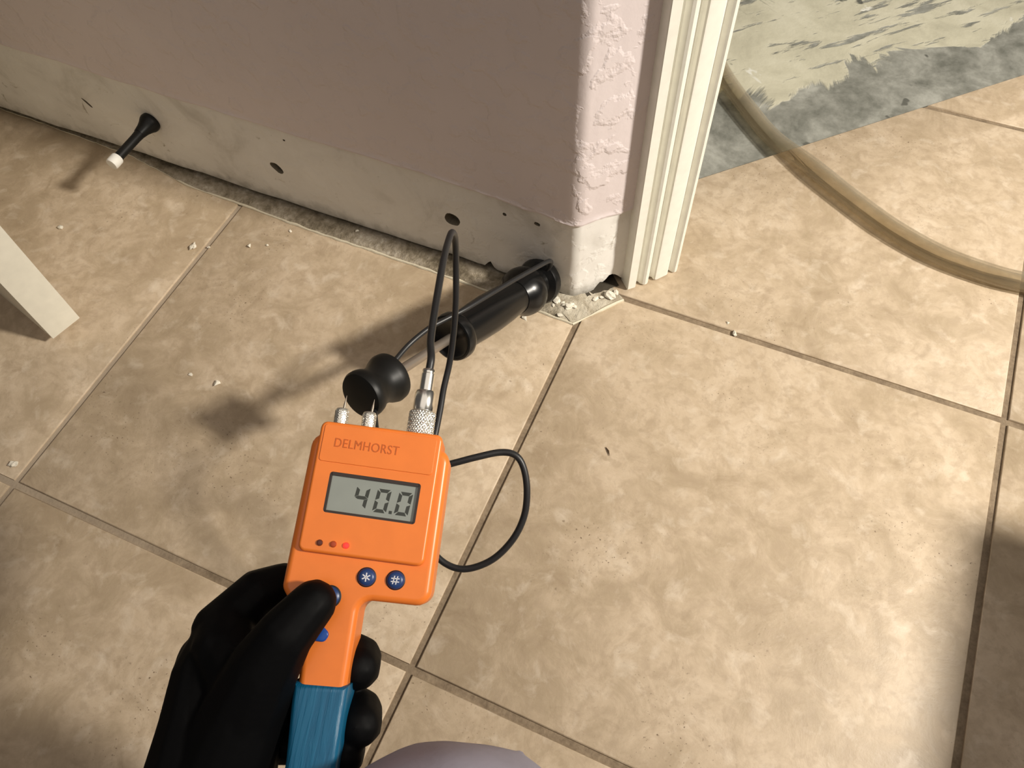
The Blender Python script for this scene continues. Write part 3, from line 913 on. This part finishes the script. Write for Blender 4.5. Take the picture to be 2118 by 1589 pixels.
# the forearm and bent leg that reach towards the picture (of these only the knee is in frame)
J = {'ell': ((.000, -.400, .36), .046), 'fal': ((.006, -.30, .325), .040), 'wrl': ((.010, -.205, .290), .030),
     'hil': ((.21, -.52, .34), .088), 'knl': ((.138, -.130, .312), .082), 'shnl': ((.165, -.175, .20), .055), 'anl': ((.18, -.215, .075), .042), 'tol': ((.15, -.125, .035), .033)}
EDG = [('ell', 'fal'), ('fal', 'wrl'), ('hil', 'knl'), ('knl', 'shnl'), ('shnl', 'anl'), ('anl', 'tol')]
bb = bmesh.new()


def ball_chain(a, b, ra, rb, k=9):
    for i in range(k + 1):
        t = i / k; bmesh.ops.create_icosphere(bb, subdivisions=2, radius=ra + (rb - ra) * t, matrix=Matrix.Translation(Vector(a).lerp(Vector(b), t)))


for a, b in EDG: ball_chain(J[a][0], J[b][0], J[a][1], J[b][1], 12)
me = bpy.data.meshes.new('body'); bb.to_mesh(me); bb.free()
bo_ = bpy.data.objects.new('tmp', me); C.objects.link(bo_)
md = bo_.modifiers.new('r', 'REMESH'); md.mode = 'VOXEL'; md.voxel_size = .006
md = bo_.modifiers.new('s', 'SMOOTH'); md.iterations = 25; md.factor = .5
bmh = evaluated(bo_); bpy.data.objects.remove(bo_)
bmh.materials.clear(); bmh.transform(Matrix.Translation(-Vector((.30, -.48, 0)))); bmh.shade_smooth()
bod = link('body', bmh, CLOTH, person); bod['label'] = 'lavender-grey work clothes over a raised knee'
bmh.materials.append(CHARCOAL)
for poly in bmh.polygons:
    if poly.center.z < .085: poly.material_index = 1          # dark shoe

# ------------------------------------------------------------------ made-up unseen box, added to shade the lower right
case = thing('added_shade_box', 'made-up charcoal box out of view, added to shade the lower right', 'case', (.842, .167, 0))
bm = bmesh.new(); box(bm, -.155, .155, -.192, .192, .0, .23); bevel_all(bm, .012, 3); obj('shade_box_body', bm, CHARCOAL, case)
bm = bmesh.new(); box(bm, -.158, .158, -.195, .195, .232, .285); bevel_all(bm, .012, 3); obj('lid', bm, CHARCOAL, case)
for y in (-.12, .12):
    bm = bmesh.new(); box(bm, .155, .166, y - .02, y + .02, .19, .26); bevel_all(bm, .003, 2); obj('latch', bm, STEEL, case)
obj('handle', tube(catmull([Vector(p) for p in ((.15, -.07, .20), (.185, -.06, .20), (.19, 0, .20), (.185, .06, .20), (.15, .07, .20))], 6), .008, 12), CHARCOAL, case)


# ------------------------------------------------------------------ crumbs of plaster and a splinter
def crumb_mesh(seed, r, flat=.5):
    bm = bmesh.new(); bmesh.ops.create_icosphere(bm, subdivisions=1 if r < .004 else 2, radius=r)
    for v in bm.verts:
        n = v.co.normalized(); k = 1 + .8 * noise.noise(n * 1.3 + Vector((seed * 3.1, seed, 0)))
        v.co = Vector((v.co.x * k * 1.15, v.co.y * k * .85, v.co.z * k * flat))
    zmin = min(v.co.z for v in bm.verts)
    for v in bm.verts: v.co.z -= zmin
    return bm


lab = {0: 'largest white plaster crumb lying alone near the cream door edge',
       6: 'pale plaster crumb at the far left tile joint',
       7: 'white plaster crumb on the grout joint right of the casing',
       11: 'white plaster flake beside the black probe collar',
       1: 'white plaster crumb just left of the tile joint below the middle wall hole',
       2: 'tiny plaster speck on the tile joint below the middle wall hole',
       3: 'oblong plaster crumb just right of the tile joint below the wall',
       4: 'tiny plaster speck furthest right in the row of crumbs below the wall',
       5: 'tiny plaster speck touching the caulk line below the middle wall hole',
       8: 'larger pale crumb left of the black probe knob on the tile',
       9: 'smaller pale crumb left of the pale crumb beside the probe knob',
       10: 'tiny plaster speck lying on the mortar strip against the wall',
       12: 'smallest plaster speck just above the grout joint right of the casing',
       13: 'plaster crumb on the mortar patch at the tip of the rounded corner'}
spots = [(-.6361, .2905, .0034), (-.4639, .327, .0042), (-.4463, .3342, .0018), (-.4005, .3545, .0032), (-.3816, .3638, .0020), (-.3672, .3937, .0022), (-.4643, .0138, .0040),
         (.1698, .4526, .0030), (-.3248, .1764, .0034), (-.3591, .1754, .0024), (-.2901, .4241, .0022), (-.052, .3835, .0032), (.1586, .4634, .0018), (-.0165, .4014, .0030)]
for i, (x, y, r) in enumerate(spots):
    o = obj('plaster_crumb', crumb_mesh(i + 1, r), CRUMB, smooth=False)
    z = 0.0
    if y > .40 and x < 0: z = .0016
    o.location = (x, y, z - (.0016 if abs(y - .4526) < .004 and x > 0 else .0002)); o.rotation_euler = (0, 0, i * 1.7)
    if i in lab: tag(o, lab[i], 'plaster crumb', 'plaster crumbs on the floor')
    else: tag(o, 'tiny white plaster crumb scattered on the floor tiles', 'plaster crumb', 'plaster crumbs on the floor')
FR = [(-.034, .4215, .0030), (-.0275, .4190, .0042), (-.020, .4185, .0024), (-.0125, .4165, .0050), (-.006, .4185, .0030), (-.029, .4110, .0026), (.0125, .4365, .0036), (.0185, .4420, .0024), (.0255, .4475, .0052), (.031, .4535, .0038)]
for i, (x, y, r) in enumerate(FR):
    o = obj('plaster_fragment', crumb_mesh(i + 40, r, .42), CRUMB, smooth=False)
    o.location = (x, y, .0012); o.rotation_euler = (0, 0, i * 2.3)
    tag(o, 'broken plaster fragment heaped at the foot of the rounded corner', 'plaster crumb', 'plaster fragments at the wall corner')
sp = obj('wood_splinter', tube([Vector((0, 0, .0008)), Vector((.004, .003, .0012)), Vector((.009, .0045, .0010))], [.0003, .0009, .0002], 6), SPLINT)
a = on_floor(1253, 926); b = on_floor(1262, 947)
sp.location = (a.x, a.y, 0); sp.rotation_euler = (0, 0, math.atan2(b.y - a.y, b.x - a.x) - math.atan2(.0045, .009))
tag(sp, 'small dark wood splinter lying on the large beige tile', 'splinter')
